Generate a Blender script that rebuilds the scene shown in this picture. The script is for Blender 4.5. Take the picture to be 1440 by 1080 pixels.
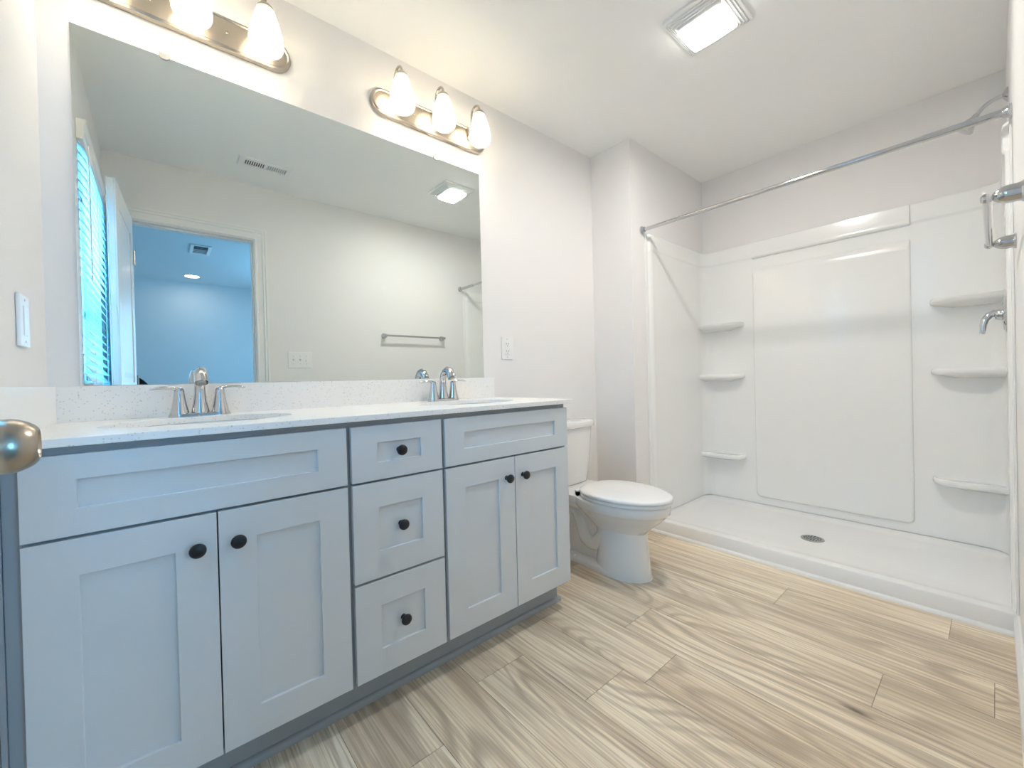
import bpy, bmesh, math, random
from mathutils import Vector, Matrix
C = bpy.context
S = C.scene
PI = math.pi
for o in list(bpy.data.objects):
    bpy.data.objects.remove(o)

# ------------------------------------------------------------------ key sizes
W = 1.8235      # vanity wall (y=0) to door wall (y=-W)
H = 2.44        # ceiling
XB, YB = 2.413, 0.303      # wall stub beside the toilet
XS = 3.3568     # shower rear wall
ZC0, ZC = 0.8748, 0.8924   # counter slab
ZB = 0.9945     # backsplash top / mirror bottom

# ------------------------------------------------------------------ camera
cam = bpy.data.cameras.new('camera')
cam.sensor_width = 36.0
cam.lens = 583.159 / 1440 * 36
cam.shift_x = -22.768 / 1440
cam.shift_y = -4.063 / 1440
cam.clip_start = 0.01
co = bpy.data.objects.new('camera', cam)
S.collection.objects.link(co)
_r = Vector((0.74729107, -0.66404883, -0.02439695))
_u = Vector((0.02315834, -0.01066639, 0.99967491))
_f = Vector((0.66409318, 0.74761312, -0.00740737))
co.matrix_world = Matrix(((_r.x, _u.x, -_f.x, 0.236433), (_r.y, _u.y, -_f.y, -1.77268),
                          (_r.z, _u.z, -_f.z, 0.987199), (0, 0, 0, 1)))
S.camera = co

# ------------------------------------------------------------------ world, exposure, daylight
S.view_settings.view_transform = 'Standard'
S.view_settings.look = 'None'
S.view_settings.exposure = 1.66
S.cycles.diffuse_bounces = 8
S.view_settings.gamma = 1.0
S.view_settings.use_curve_mapping = False
wd = bpy.data.worlds.new('sky')
S.world = wd
wd.use_nodes = True
bg = wd.node_tree.nodes['Background']
bg.inputs['Color'].default_value = (0.28, 0.62, 1.0, 1)
bg.inputs['Strength'].default_value = 0.5

def area(name, loc, rot, sx, sy, power, col):
    l = bpy.data.lights.new(name, 'AREA')
    l.shape = 'RECTANGLE'; l.size = sx; l.size_y = sy; l.energy = power; l.color = col
    o = bpy.data.objects.new(name, l); S.collection.objects.link(o)
    o.location = loc; o.rotation_euler = rot
    return o
# daylight outside the bathroom window (left wall) and the bedroom window
area('daylight_bathroom', (-0.30, -1.17, 1.52), (0, -PI / 2, 0), 1.0, 0.75, 24, (0.11, 0.50, 1.0))
area('daylight_bedroom', (3.05, -4.5, 1.45), (0, PI / 2, 0), 1.5, 1.3, 31, (0.30, 0.62, 1.0))

area('added_fill_bedroom_rear', (2.1, -6.0, 1.35), (PI / 2, 0, 0), 1.1, 1.5, 25, (0.22, 0.58, 1.0))  # added unseen blue source, aimed through the doorway at the left cabinets
# the lamp of the ceiling fan light (at its lens) 
area('fan_lamp', (1.953, -1.003, 2.3836), (0, 0, 0), 0.105, 0.140, 4.2, (1.0, 0.96, 0.90))

# ------------------------------------------------------------------ materials
def newmat(name):
    m = bpy.data.materials.new(name); m.use_nodes = True
    nt = m.node_tree
    return m, nt, nt.nodes['Principled BSDF'], nt.nodes['Material Output']

def node(nt, t, **k):
    n = nt.nodes.new(t)
    for a, b in k.items():
        if a.startswith('i_'):
            n.inputs[a[2:].replace('_', ' ')].default_value = b
        else:
            setattr(n, a, b)
    return n

def paint(name, col, rough=0.5, var=0.03, bump=0.05, bscale=180.0, metal=0.0, coat=0.0, spec=0.5, nscale=6.0, bdist=0.002):
    """procedural surface: faint tonal drift plus a fine bump"""
    m, nt, p, out = newmat(name)
    L = nt.links
    tc = node(nt, 'ShaderNodeTexCoord')
    n1 = node(nt, 'ShaderNodeTexNoise'); n1.inputs['Scale'].default_value = nscale; n1.inputs['Detail'].default_value = 3
    L.new(tc.outputs['Object'], n1.inputs['Vector'])
    mx = node(nt, 'ShaderNodeMix', data_type='RGBA')
    a = tuple(max(0, c * (1 - var)) for c in col) + (1,)
    b = tuple(min(1, c * (1 + var)) for c in col) + (1,)
    mx.inputs[6].default_value = a; mx.inputs[7].default_value = b
    L.new(n1.outputs['Fac'], mx.inputs[0]); L.new(mx.outputs[2], p.inputs['Base Color'])
    p.inputs['Roughness'].default_value = rough
    p.inputs['Metallic'].default_value = metal
    p.inputs['Coat Weight'].default_value = coat
    p.inputs['Coat Roughness'].default_value = 0.05
    p.inputs['Specular IOR Level'].default_value = spec
    if bump > 0:
        n2 = node(nt, 'ShaderNodeTexNoise'); n2.inputs['Scale'].default_value = bscale; n2.inputs['Detail'].default_value = 2
        L.new(tc.outputs['Object'], n2.inputs['Vector'])
        bp = node(nt, 'ShaderNodeBump'); bp.inputs['Strength'].default_value = bump; bp.inputs['Distance'].default_value = bdist
        L.new(n2.outputs['Fac'], bp.inputs['Height']); L.new(bp.outputs['Normal'], p.inputs['Normal'])
    return m

M = {}
M['wall'] = paint('wall_paint', (0.83, 0.815, 0.805), 0.55, 0.01, 0.12, 140)
M['ceiling'] = paint('ceiling_paint', (0.90, 0.90, 0.885), 0.9, 0.01, 0.15, 120, spec=0.2)
M['bedwall'] = paint('bedroom_paint', (0.72, 0.74, 0.75), 0.7, 0.01, 0.12, 140)
M['trim'] = paint('white_trim_paint', (0.86, 0.855, 0.84), 0.3, 0.01, 0.03, 60)
M['door'] = paint('white_door_paint', (0.84, 0.84, 0.83), 0.32, 0.01, 0.03, 60)
M['cabinet'] = paint('grey_cabinet_paint', (0.655, 0.69, 0.715), 0.38, 0.03, 0.06, 260)
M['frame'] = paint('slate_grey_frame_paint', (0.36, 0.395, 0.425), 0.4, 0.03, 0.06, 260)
M['acrylic'] = paint('white_acrylic', (0.90, 0.90, 0.885), 0.20, 0.01, 0.10, 7, coat=0.25, bdist=0.004)
M['pan'] = paint('white_shower_pan', (0.87, 0.865, 0.85), 0.22, 0.01, 0.08, 300)
M['porcelain'] = paint('white_porcelain', (0.85, 0.84, 0.82), 0.07, 0.01, 0.0, coat=0.6)
M['seat'] = paint('white_seat_plastic', (0.87, 0.87, 0.86), 0.16, 0.005, 0.0)
M['plastic'] = paint('white_plastic', (0.86, 0.86, 0.85), 0.3, 0.01, 0.02, 200)
M['slot'] = paint('dark_slot', (0.03, 0.03, 0.03), 0.6, 0.1, 0.0)
M['ventdark'] = paint('vent_shadow_grey', (0.10, 0.12, 0.13), 0.8, 0.1, 0.0)
M['black'] = paint('black_metal', (0.008, 0.009, 0.012), 0.32, 0.1, 0.03, 300)
M['chrome'] = paint('chrome', (0.60, 0.60, 0.61), 0.07, 0.01, 0.0, metal=1.0)
M['nickel'] = paint('brushed_nickel', (0.46, 0.415, 0.355), 0.27, 0.05, 0.06, 400, metal=1.0)
M['bronze'] = paint('satin_nickel_door_hardware', (0.46, 0.41, 0.345), 0.28, 0.06, 0.05, 300, metal=1.0)
M['drain'] = paint('drain_steel', (0.50, 0.50, 0.48), 0.35, 0.05, 0.0, metal=1.0)
M['slat'] = None
M['placeholder_black'] = paint('black_fabric', (0.012, 0.012, 0.013), 0.8, 0.2, 0.2, 500)
M['carpet'] = paint('beige_carpet', (0.42, 0.38, 0.33), 0.95, 0.15, 0.5, 400)
M['outside'] = paint('outside_ground', (0.2, 0.25, 0.15), 0.9, 0.2, 0.2, 20)

# mirror
m, nt, p, out = newmat('mirror_silver'); M['mirror'] = m
tc = node(nt, 'ShaderNodeTexCoord'); n1 = node(nt, 'ShaderNodeTexNoise'); n1.inputs['Scale'].default_value = 1.5
mx = node(nt, 'ShaderNodeMix', data_type='RGBA'); mx.inputs[6].default_value = (0.80, 0.85, 0.83, 1); mx.inputs[7].default_value = (0.82, 0.87, 0.85, 1)
nt.links.new(tc.outputs['Object'], n1.inputs['Vector']); nt.links.new(n1.outputs['Fac'], mx.inputs[0]); nt.links.new(mx.outputs[2], p.inputs['Base Color'])
p.inputs['Metallic'].default_value = 1; p.inputs['Roughness'].default_value = 0.0

# quartz
m, nt, p, out = newmat('white_quartz'); M['quartz'] = m
L = nt.links
tc = node(nt, 'ShaderNodeTexCoord')
v1 = node(nt, 'ShaderNodeTexVoronoi'); v1.inputs['Scale'].default_value = 170
v2 = node(nt, 'ShaderNodeTexVoronoi'); v2.inputs['Scale'].default_value = 60
for v in (v1, v2): L.new(tc.outputs['Object'], v.inputs['Vector'])
def fleck(v, size, thr):
    d = node(nt, 'ShaderNodeMath', operation='LESS_THAN'); d.inputs[1].default_value = size
    L.new(v.outputs['Distance'], d.inputs[0])
    s = node(nt, 'ShaderNodeSeparateColor'); L.new(v.outputs['Color'], s.inputs[0])
    r = node(nt, 'ShaderNodeMath', operation='GREATER_THAN'); r.inputs[1].default_value = thr
    L.new(s.outputs[0], r.inputs[0])
    k = node(nt, 'ShaderNodeMath', operation='MULTIPLY'); L.new(d.outputs[0], k.inputs[0]); L.new(r.outputs[0], k.inputs[1])
    return k.outputs[0]
mA = node(nt, 'ShaderNodeMix', data_type='RGBA'); mA.inputs[6].default_value = (0.88, 0.87, 0.85, 1); mA.inputs[7].default_value = (0.70, 0.67, 0.625, 1)
L.new(fleck(v1, 0.30, 0.72), mA.inputs[0])
mB = node(nt, 'ShaderNodeMix', data_type='RGBA'); mB.inputs[7].default_value = (0.56, 0.52, 0.46, 1)
L.new(mA.outputs[2], mB.inputs[6]); L.new(fleck(v2, 0.12, 0.80), mB.inputs[0])
L.new(mB.outputs[2], p.inputs['Base Color'])
p.inputs['Roughness'].default_value = 0.30

# oak-look vinyl plank
m, nt, p, out = newmat('oak_plank'); M['plank'] = m
L = nt.links
geo = node(nt, 'ShaderNodeNewGeometry'); at_ = node(nt, 'ShaderNodeAttribute', attribute_name='plank')
sep = node(nt, 'ShaderNodeSeparateXYZ'); L.new(geo.outputs['Position'], sep.inputs[0])
sc = node(nt, 'ShaderNodeSeparateColor'); L.new(at_.outputs['Color'], sc.inputs[0])
def mth(op, a, b=None, clamp=False):
    n = node(nt, 'ShaderNodeMath', operation=op); n.use_clamp = clamp
    for i, q in enumerate((a, b)):
        if q is None: continue
        if isinstance(q, (int, float)): n.inputs[i].default_value = q
        else: L.new(q, n.inputs[i])
    return n.outputs[0]
X = mth('ADD', sep.outputs[0], mth('MULTIPLY', sc.outputs[0], 17.0))
Y = mth('ADD', sep.outputs[1], mth('MULTIPLY', sc.outputs[1], 23.0))
def vec(sx, sy):
    c = node(nt, 'ShaderNodeCombineXYZ'); L.new(mth('MULTIPLY', X, sx), c.inputs[0]); L.new(mth('MULTIPLY', Y, sy), c.inputs[1])
    L.new(mth('MULTIPLY', sc.outputs[2], 9.0), c.inputs[2])
    return c.outputs[0]
def noise(v, scale, detail=4, dist=0.0, rough=0.5):
    n = node(nt, 'ShaderNodeTexNoise'); n.inputs['Scale'].default_value = scale; n.inputs['Detail'].default_value = detail
    n.inputs['Distortion'].default_value = dist; n.inputs['Roughness'].default_value = rough
    L.new(v, n.inputs['Vector']); return n.outputs['Fac']
def ramp(f, *st):
    r = node(nt, 'ShaderNodeValToRGB'); e = r.color_ramp.elements
    while len(e) < len(st): e.new(0.5)
    for q, (pos, c) in zip(e, st):
        q.position = pos; q.color = (c, c, c, 1) if isinstance(c, (int, float)) else tuple(c) + (1,)
    L.new(f, r.inputs[0]); return r.outputs[0]
warp = noise(vec(6.0, 1.6), 1.0, 3, 0.0)
def wvec(sx, sy, k):
    c = node(nt, 'ShaderNodeCombineXYZ')
    L.new(mth('ADD', mth('MULTIPLY', X, sx), mth('MULTIPLY', warp, k)), c.inputs[0]); L.new(mth('MULTIPLY', Y, sy), c.inputs[1])
    L.new(mth('MULTIPLY', sc.outputs[2], 9.0), c.inputs[2])
    return c.outputs[0]
broad = noise(wvec(5.0, 0.8, 0.5), 1.0, 4, 0.6, 0.5)
fine = noise(vec(150.0, 3.0), 1.0, 3, 0.25, 0.6)
fine2 = noise(vec(55.0, 1.4), 1.0, 4, 0.4, 0.65)
mid = noise(wvec(22.0, 0.9, 0.5), 1.0, 5, 0.5, 0.62)
field = noise(wvec(3.6, 0.62, 0.25), 1.0, 1.5, 0.25, 0.4)
rs = mth('ADD', mth('MULTIPLY', mth('SINE', mth('MULTIPLY', field, 150.0)), 0.5), 0.5)
rmask = ramp(noise(vec(3.4, 0.8), 1.0, 2, 0.0), (0.40, 0.0), (0.58, 1.0))
rings = mth('MULTIPLY', ramp(rs, (0.0, 1.0), (0.55, 0.0)), rmask)
vor = node(nt, 'ShaderNodeTexVoronoi'); vor.inputs['Scale'].default_value = 1.0
L.new(wvec(5.2, 1.7, 0.4), vor.inputs['Vector'])
vs = node(nt, 'ShaderNodeSeparateColor'); L.new(vor.outputs['Color'], vs.inputs[0])
kd = mth('ADD', vor.outputs['Distance'], mth('MULTIPLY', mth('SUBTRACT', mid, 0.5), 0.12))
ksel = mth('GREATER_THAN', vs.outputs[0], 0.42)
knot = mth('MULTIPLY', ramp(kd, (0.015, 1.0), (0.09, 0.0)), ksel)
halo = mth('MULTIPLY', ramp(kd, (0.06, 1.0), (0.38, 0.0)), ksel)
base = ramp(broad, (0.28, (0.58, 0.47, 0.34)), (0.44, (0.76, 0.64, 0.475)), (0.58, (0.88, 0.77, 0.59)), (0.75, (0.95, 0.86, 0.69)))
def mixc(fac, a, b, mode='MIX'):
    x = node(nt, 'ShaderNodeMix', data_type='RGBA', blend_type=mode)
    if isinstance(fac, (int, float)): x.inputs[0].default_value = fac
    else: L.new(fac, x.inputs[0])
    for i, q in ((6, a), (7, b)):
        if isinstance(q, tuple): x.inputs[i].default_value = q
        else: L.new(q, x.inputs[i])
    return x.outputs[2]
c1 = mixc(mth('MULTIPLY', ramp(mid, (0.36, 1.0), (0.52, 0.0)), 0.42), base, (0.44, 0.35, 0.255, 1))
c1 = mixc(mth('MULTIPLY', ramp(fine2, (0.36, 1.0), (0.50, 0.0)), 0.42), c1, (0.42, 0.335, 0.25, 1))
c1 = mixc(mth('MULTIPLY', ramp(fine, (0.38, 1.0), (0.52, 0.0)), 0.55), c1, (0.44, 0.345, 0.25, 1))
c1 = mixc(mth('MULTIPLY', ramp(fine, (0.55, 0.0), (0.68, 1.0)), 0.45), c1, (0.95, 0.88, 0.76, 1))
c1 = mixc(mth('MULTIPLY', halo, 0.40), c1, (0.40, 0.31, 0.225, 1))
c1 = mixc(mth('MULTIPLY', rings, 0.60), c1, (0.36, 0.28, 0.20, 1))
c1 = mixc(mth('MULTIPLY', knot, 0.85), c1, (0.10, 0.072, 0.05, 1))
tone = ramp(sc.outputs[0], (0.0, 0.92), (1.0, 1.02))
c1 = mixc(1.0, c1, tone, 'MULTIPLY')
L.new(c1, p.inputs['Base Color'])
p.inputs['Roughness'].default_value = 0.42
p.inputs['Specular IOR Level'].default_value = 0.4
bp = node(nt, 'ShaderNodeBump'); bp.inputs['Strength'].default_value = 0.12; bp.inputs['Distance'].default_value = 0.001
L.new(fine, bp.inputs['Height']); L.new(bp.outputs['Normal'], p.inputs['Normal'])
M['seam'] = paint('plank_seam', (0.30, 0.24, 0.18), 0.7, 0.1, 0.0)

def emis(name, col, strength, base=(0.8, 0.8, 0.8), trans=0.0):
    m, nt, p, out = newmat(name)
    tc = node(nt, 'ShaderNodeTexCoord'); n1 = node(nt, 'ShaderNodeTexNoise'); n1.inputs['Scale'].default_value = 9
    nt.links.new(tc.outputs['Object'], n1.inputs['Vector'])
    mp = node(nt, 'ShaderNodeMapRange'); mp.inputs['To Min'].default_value = strength * 0.97; mp.inputs['To Max'].default_value = strength * 1.03
    nt.links.new(n1.outputs['Fac'], mp.inputs['Value']); nt.links.new(mp.outputs[0], p.inputs['Emission Strength'])
    p.inputs['Base Color'].default_value = base + (1,)
    p.inputs['Emission Color'].default_value = col + (1,)
    p.inputs['Roughness'].default_value = 0.25
    if trans > 0:
        t = node(nt, 'ShaderNodeBsdfTranslucent'); t.inputs['Color'].default_value = (0.80, 0.77, 0.70, 1)
        mxs = node(nt, 'ShaderNodeMixShader'); mxs.inputs[0].default_value = trans
        nt.links.new(p.outputs[0], mxs.inputs[1]); nt.links.new(t.outputs[0], mxs.inputs[2]); nt.links.new(mxs.outputs[0], out.inputs['Surface'])
    return m
M['shade'] = emis('lit_frosted_glass', (1.0, 0.94, 0.84), 0.28, (0.85, 0.84, 0.80), 0.5)
M['bulb'] = emis('lit_bulb', (1.0, 0.93, 0.845), 24.0)
M['lens'] = emis('lit_fan_lens', (1.0, 0.97, 0.92), 3.5)
M['downlight'] = emis('lit_downlight', (1.0, 0.95, 0.88), 14.0)

m, nt, p, out = newmat('blind_slat'); M['slat'] = m
tc = node(nt, 'ShaderNodeTexCoord'); n1 = node(nt, 'ShaderNodeTexNoise'); n1.inputs['Scale'].default_value = 30
mx = node(nt, 'ShaderNodeMix', data_type='RGBA'); mx.inputs[6].default_value = (0.84, 0.84, 0.83, 1); mx.inputs[7].default_value = (0.88, 0.88, 0.87, 1)
nt.links.new(tc.outputs['Object'], n1.inputs['Vector']); nt.links.new(n1.outputs['Fac'], mx.inputs[0]); nt.links.new(mx.outputs[2], p.inputs['Base Color'])
p.inputs['Roughness'].default_value = 0.45
t = node(nt, 'ShaderNodeBsdfTranslucent'); t.inputs['Color'].default_value = (0.9, 0.9, 0.9, 1)
ms = node(nt, 'ShaderNodeMixShader'); ms.inputs[0].default_value = 0.22
nt.links.new(p.outputs[0], ms.inputs[1]); nt.links.new(t.outputs[0], ms.inputs[2]); nt.links.new(ms.outputs[0], out.inputs['Surface'])

m, nt, p, out = newmat('window_glass'); M['glass'] = m
g = node(nt, 'ShaderNodeBsdfGlossy'); g.inputs['Roughness'].default_value = 0.0
t = node(nt, 'ShaderNodeBsdfTransparent'); t.inputs['Color'].default_value = (0.95, 0.97, 0.96, 1)
fr = node(nt, 'ShaderNodeFresnel'); fr.inputs['IOR'].default_value = 1.45
ms = node(nt, 'ShaderNodeMixShader')
nt.links.new(fr.outputs[0], ms.inputs[0]); nt.links.new(t.outputs[0], ms.inputs[1]); nt.links.new(g.outputs[0], ms.inputs[2]); nt.links.new(ms.outputs[0], out.inputs['Surface'])

# ------------------------------------------------------------------ mesh builder
class MB:
    def __init__(s): s.v = []; s.f = []
    def add(s, vs, fs):
        n = len(s.v); s.v += [tuple(q) for q in vs]; s.f += [tuple(n + i for i in f) for f in fs]; return s
    def box(s, x0, x1, y0, y1, z0, z1):
        if x0 > x1: x0, x1 = x1, x0
        if y0 > y1: y0, y1 = y1, y0
        if z0 > z1: z0, z1 = z1, z0
        return s.add([(x0, y0, z0), (x1, y0, z0), (x1, y1, z0), (x0, y1, z0), (x0, y0, z1), (x1, y0, z1), (x1, y1, z1), (x0, y1, z1)],
                     [(0, 3, 2, 1), (4, 5, 6, 7), (0, 1, 5, 4), (1, 2, 6, 5), (2, 3, 7, 6), (3, 0, 4, 7)])
    def loft(s, rings, cap0=True, cap1=True, closed=False):
        n = len(rings[0]); vs = [q for r in rings for q in r]; fs = []
        R = len(rings)
        for i in range(R if closed else R - 1):
            a = i * n; b = ((i + 1) % R) * n
            for j in range(n):
                k = (j + 1) % n
                fs.append((a + j, a + k, b + k, b + j))
        if not closed:
            if cap0: fs.append(tuple(reversed(range(n))))
            if cap1: fs.append(tuple(range((R - 1) * n, R * n)))
        return s.add(vs, fs)
    def lathe(s, prof, c=(0, 0, 0), axis='z', n=28, cap0=True, cap1=True, sx=1.0, sy=1.0):
        """prof: list of (radius, height along axis)"""
        rings = []
        for r, h in prof:
            ring = []
            for j in range(n):
                a = 2 * PI * j / n; p = r * math.cos(a) * sx; q = r * math.sin(a) * sy
                if axis == 'z': ring.append((c[0] + p, c[1] + q, c[2] + h))
                elif axis == 'y': ring.append((c[0] + q, c[1] + h, c[2] + p))
                else: ring.append((c[0] + h, c[1] + p, c[2] + q))
            rings.append(ring)
        return s.loft(rings, cap0, cap1)
    def frame(s, path):
        P = [Vector(q) for q in path]; T = []
        for i in range(len(P)):
            a = P[max(i - 1, 0)]; b = P[min(i + 1, len(P) - 1)]; T.append((b - a).normalized())
        up = Vector((0, 0, 1)) if abs(T[0].z) < 0.9 else Vector((1, 0, 0))
        N = [(up - T[0] * up.dot(T[0])).normalized()]
        for i in range(1, len(P)):
            v = N[-1] - T[i] * N[-1].dot(T[i]); N.append(v.normalized())
        return P, T, N
    def tube(s, path, rad, n=14, flat=1.0, caps=True):
        """rad: number or list; flat scales the radius along the binormal"""
        P, T, N = s.frame(path)
        rings = []
        for i in range(len(P)):
            r = rad[i] if isinstance(rad, (list, tuple)) else rad
            fl = flat[i] if isinstance(flat, (list, tuple)) else flat
            B = T[i].cross(N[i])
            rings.append([P[i] + N[i] * (r * math.cos(2 * PI * j / n)) + B * (r * fl * math.sin(2 * PI * j / n)) for j in range(n)])
        return s.loft(rings, caps, caps)
    def prism(s, out, a, b, axis='z'):
        """extrude a 2-D outline along an axis from a to b"""
        def mk(p, h):
            return (p[0], p[1], h) if axis == 'z' else ((p[0], h, p[1]) if axis == 'y' else (h, p[0], p[1]))
        return s.loft([[mk(p, a) for p in out], [mk(p, b) for p in out]])
    def dome(s, c, r, axis='z', sgn=1, n=16, m=6, flat=1.0):
        prof = [(r * math.cos(PI / 2 * i / m) if i < m else 1e-4, sgn * flat * r * math.sin(PI / 2 * i / m)) for i in range(m + 1)]
        return s.lathe(prof, c, axis, n)
    def ball(s, c, r, axis='z', n=16, m=10, sq=1.0):
        prof = [(max(1e-4, r * math.sin(PI * i / m)), -sq * r * math.cos(PI * i / m)) for i in range(m + 1)]
        return s.lathe(prof, c, axis, n)
    def build(s, name, mat, parent=None, smooth=True, bevel=0.0, seg=2, sub=0, ang=35, org=None):
        me = bpy.data.meshes.new(name)
        if parent is not None:
            o0 = Vector((0, 0, 0)); q = parent
            while q: o0 += q.location; q = q.parent
            loc = Vector((0, 0, 0))
        else:
            xs, ys, zs = zip(*s.v)
            o0 = Vector(org) if org else Vector(((min(xs) + max(xs)) / 2, (min(ys) + max(ys)) / 2, min(zs)))
            loc = o0
        me.from_pydata([Vector(q) - o0 for q in s.v], [], s.f)
        bm = bmesh.new(); bm.from_mesh(me)
        bmesh.ops.recalc_face_normals(bm, faces=bm.faces)
        bm.to_mesh(me); bm.free()
        if smooth:
            for q in me.polygons: q.use_smooth = True
            me.set_sharp_from_angle(angle=math.radians(ang))
        me.materials.append(mat)
        o = bpy.data.objects.new(name, me); S.collection.objects.link(o)
        o.location = loc
        if parent is not None: o.parent = parent
        if bevel > 0:
            b = o.modifiers.new('bevel', 'BEVEL'); b.width = bevel; b.segments = seg; b.limit_method = 'ANGLE'; b.angle_limit = math.radians(40)
            b.harden_normals = False
        if sub:
            q = o.modifiers.new('subsurf', 'SUBSURF'); q.levels = sub; q.render_levels = sub
        return o

def tag(o, label=None, cat=None, group=None, kind=None):
    if label: o['label'] = label
    if cat: o['category'] = cat
    if group: o['group'] = group
    if kind: o['kind'] = kind
    return o
def thing(name, label, cat, loc=(0, 0, 0), group=None):
    o = bpy.data.objects.new(name, None); S.collection.objects.link(o); o.location = loc; o.empty_display_size = 0.05
    return tag(o, label, cat, group)
def dup(root, loc, label, group=None):
    """copy of a thing with copies of its parts and sub-parts"""
    r = root.copy(); S.collection.objects.link(r); r.location = loc
    r['label'] = label
    if group: r['group'] = group
    def rec(a, b):
        for ch in [q for q in bpy.data.objects if q.parent == a]:
            c = ch.copy(); S.collection.objects.link(c); c.parent = b; rec(ch, c)
    rec(root, r)
    return r
def struct(name, mb, mat, **k):
    return tag(mb.build(name, mat, None, **k), kind='structure')
def ringframe(x0, x1, y0, y1, w, za, zb):
    def rc_(i, z): return [(x0 + i, y0 + i, z), (x1 - i, y0 + i, z), (x1 - i, y1 - i, z), (x0 + i, y1 - i, z)]
    return MB().loft([rc_(0, zb), rc_(0, za + 0.003), rc_(0.004, za), rc_(w, za), rc_(w, zb)], False, False, closed=True)
def arc(cx, cy, r, a0, a1, n):
    return [(cx + r * math.cos(math.radians(a0 + (a1 - a0) * i / n)), cy + r * math.sin(math.radians(a0 + (a1 - a0) * i / n))) for i in range(n + 1)]

# ================================================================== THE ROOM
T = 0.12
# floor of individual planks in one mesh (pattern of the floor)
random.seed(7)
fm = bpy.data.meshes.new('floor'); bm = bmesh.new()
lay = bm.loops.layers.float_color.new('plank')
PW, PL, x00 = 0.1965, 1.22, 0.789
ends = {-1: -0.771, 0: -0.472, 1: -0.644, 3: -1.016, 4: -0.797, 5: -1.522, 6: -1.762, 7: -1.136, 8: -1.65}
xmin, xmax, ymin, ymax = 0.0, XS, -W - 0.06, 0.0
def clampq(a, lo, hi): return max(lo, min(hi, a))
gx = 0.0007
for k in range(-5, 14):
    a = x00 + PW * k; b = a + PW
    if b < xmin or a > xmax: continue
    e0 = ends.get(k, -random.random() * PL)
    j = -3
    while True:
        y0 = e0 + j * PL; y1 = y0 + PL; j += 1
        if y0 > ymax: break
        if y1 < ymin: continue
        cx0, cx1 = clampq(a + gx, xmin, xmax), clampq(b - gx, xmin, xmax)
        cy0, cy1 = clampq(y0 + gx, ymin, ymax), clampq(y1 - gx, ymin, ymax)
        if cx1 - cx0 < 0.003 or cy1 - cy0 < 0.003: continue
        vs = [bm.verts.new(q) for q in ((cx0, cy0, 0), (cx1, cy0, 0), (cx1, cy1, 0), (cx0, cy1, 0),
                                        (cx0, cy0, -0.004), (cx1, cy0, -0.004), (cx1, cy1, -0.004), (cx0, cy1, -0.004))]
        rc = (random.random(), random.random(), random.random(), 1)
        for idx in ((0, 1, 2, 3), (0, 4, 5, 1), (1, 5, 6, 2), (2, 6, 7, 3), (3, 7, 4, 0)):
            f = bm.faces.new([vs[i] for i in idx]); f.material_index = 0
            for l in f.loops: l[lay] = rc
# backing slab under the planks
vs = [bm.verts.new(q) for q in ((-0.1, ymin, -0.0025), (XS + .1, ymin, -0.0025), (XS + .1, .1, -0.0025), (-0.1, .1, -0.0025),
                                (-0.1, ymin, -0.1), (XS + .1, ymin, -0.1), (XS + .1, .1, -0.1), (-0.1, .1, -0.1))]
for idx in ((0, 1, 2, 3), (7, 6, 5, 4), (0, 4, 5, 1), (1, 5, 6, 2), (2, 6, 7, 3), (3, 7, 4, 0)):
    f = bm.faces.new([vs[i] for i in idx]); f.material_index = 1
bmesh.ops.recalc_face_normals(bm, faces=bm.faces)
bm.to_mesh(fm); bm.free()
fm.materials.append(M['plank']); fm.materials.append(M['seam'])
fo = bpy.data.objects.new('floor', fm); S.collection.objects.link(fo); tag(fo, kind='structure')

struct('ceiling', MB().box(-T, XS + T, -W - T / 2, T, H, H + 0.1), M['ceiling'], smooth=False)
struct('wall_back', MB().box(-T, XS + T, 0, T, -0.05, H), M['wall'], smooth=False)
struct('wall_right', MB().box(XS, XS + T, -W - T, -YB + 0.001, -0.05, H), M['wall'], smooth=False)
struct('wall_alcove', MB().box(XB, XS + T, -YB, -0.0005, 0, H), M['wall'], smooth=False)
# left wall with the window opening
WY0, WY1, WZ0, WZ1 = -1.56, -0.79, 1.01, 2.04
struct('wall_left', MB().box(-T, 0, -W - T, WY0, -0.05, H).box(-T, 0, WY1, 0, -0.05, H).box(-T, 0, WY0, WY1, -0.05, WZ0).box(-T, 0, WY0, WY1, WZ1, H), M['wall'], smooth=False)
# door wall with the door opening
DX0, DX1, DZ = 0.088, 0.786, 2.058
struct('wall_front', MB().box(-0.0, DX0, -W - T, -W, -0.05, H).box(DX1, XS, -W - T, -W, -0.05, H).box(DX0, DX1, -W - T, -W, DZ, H), M['wall'], smooth=False)

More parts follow.
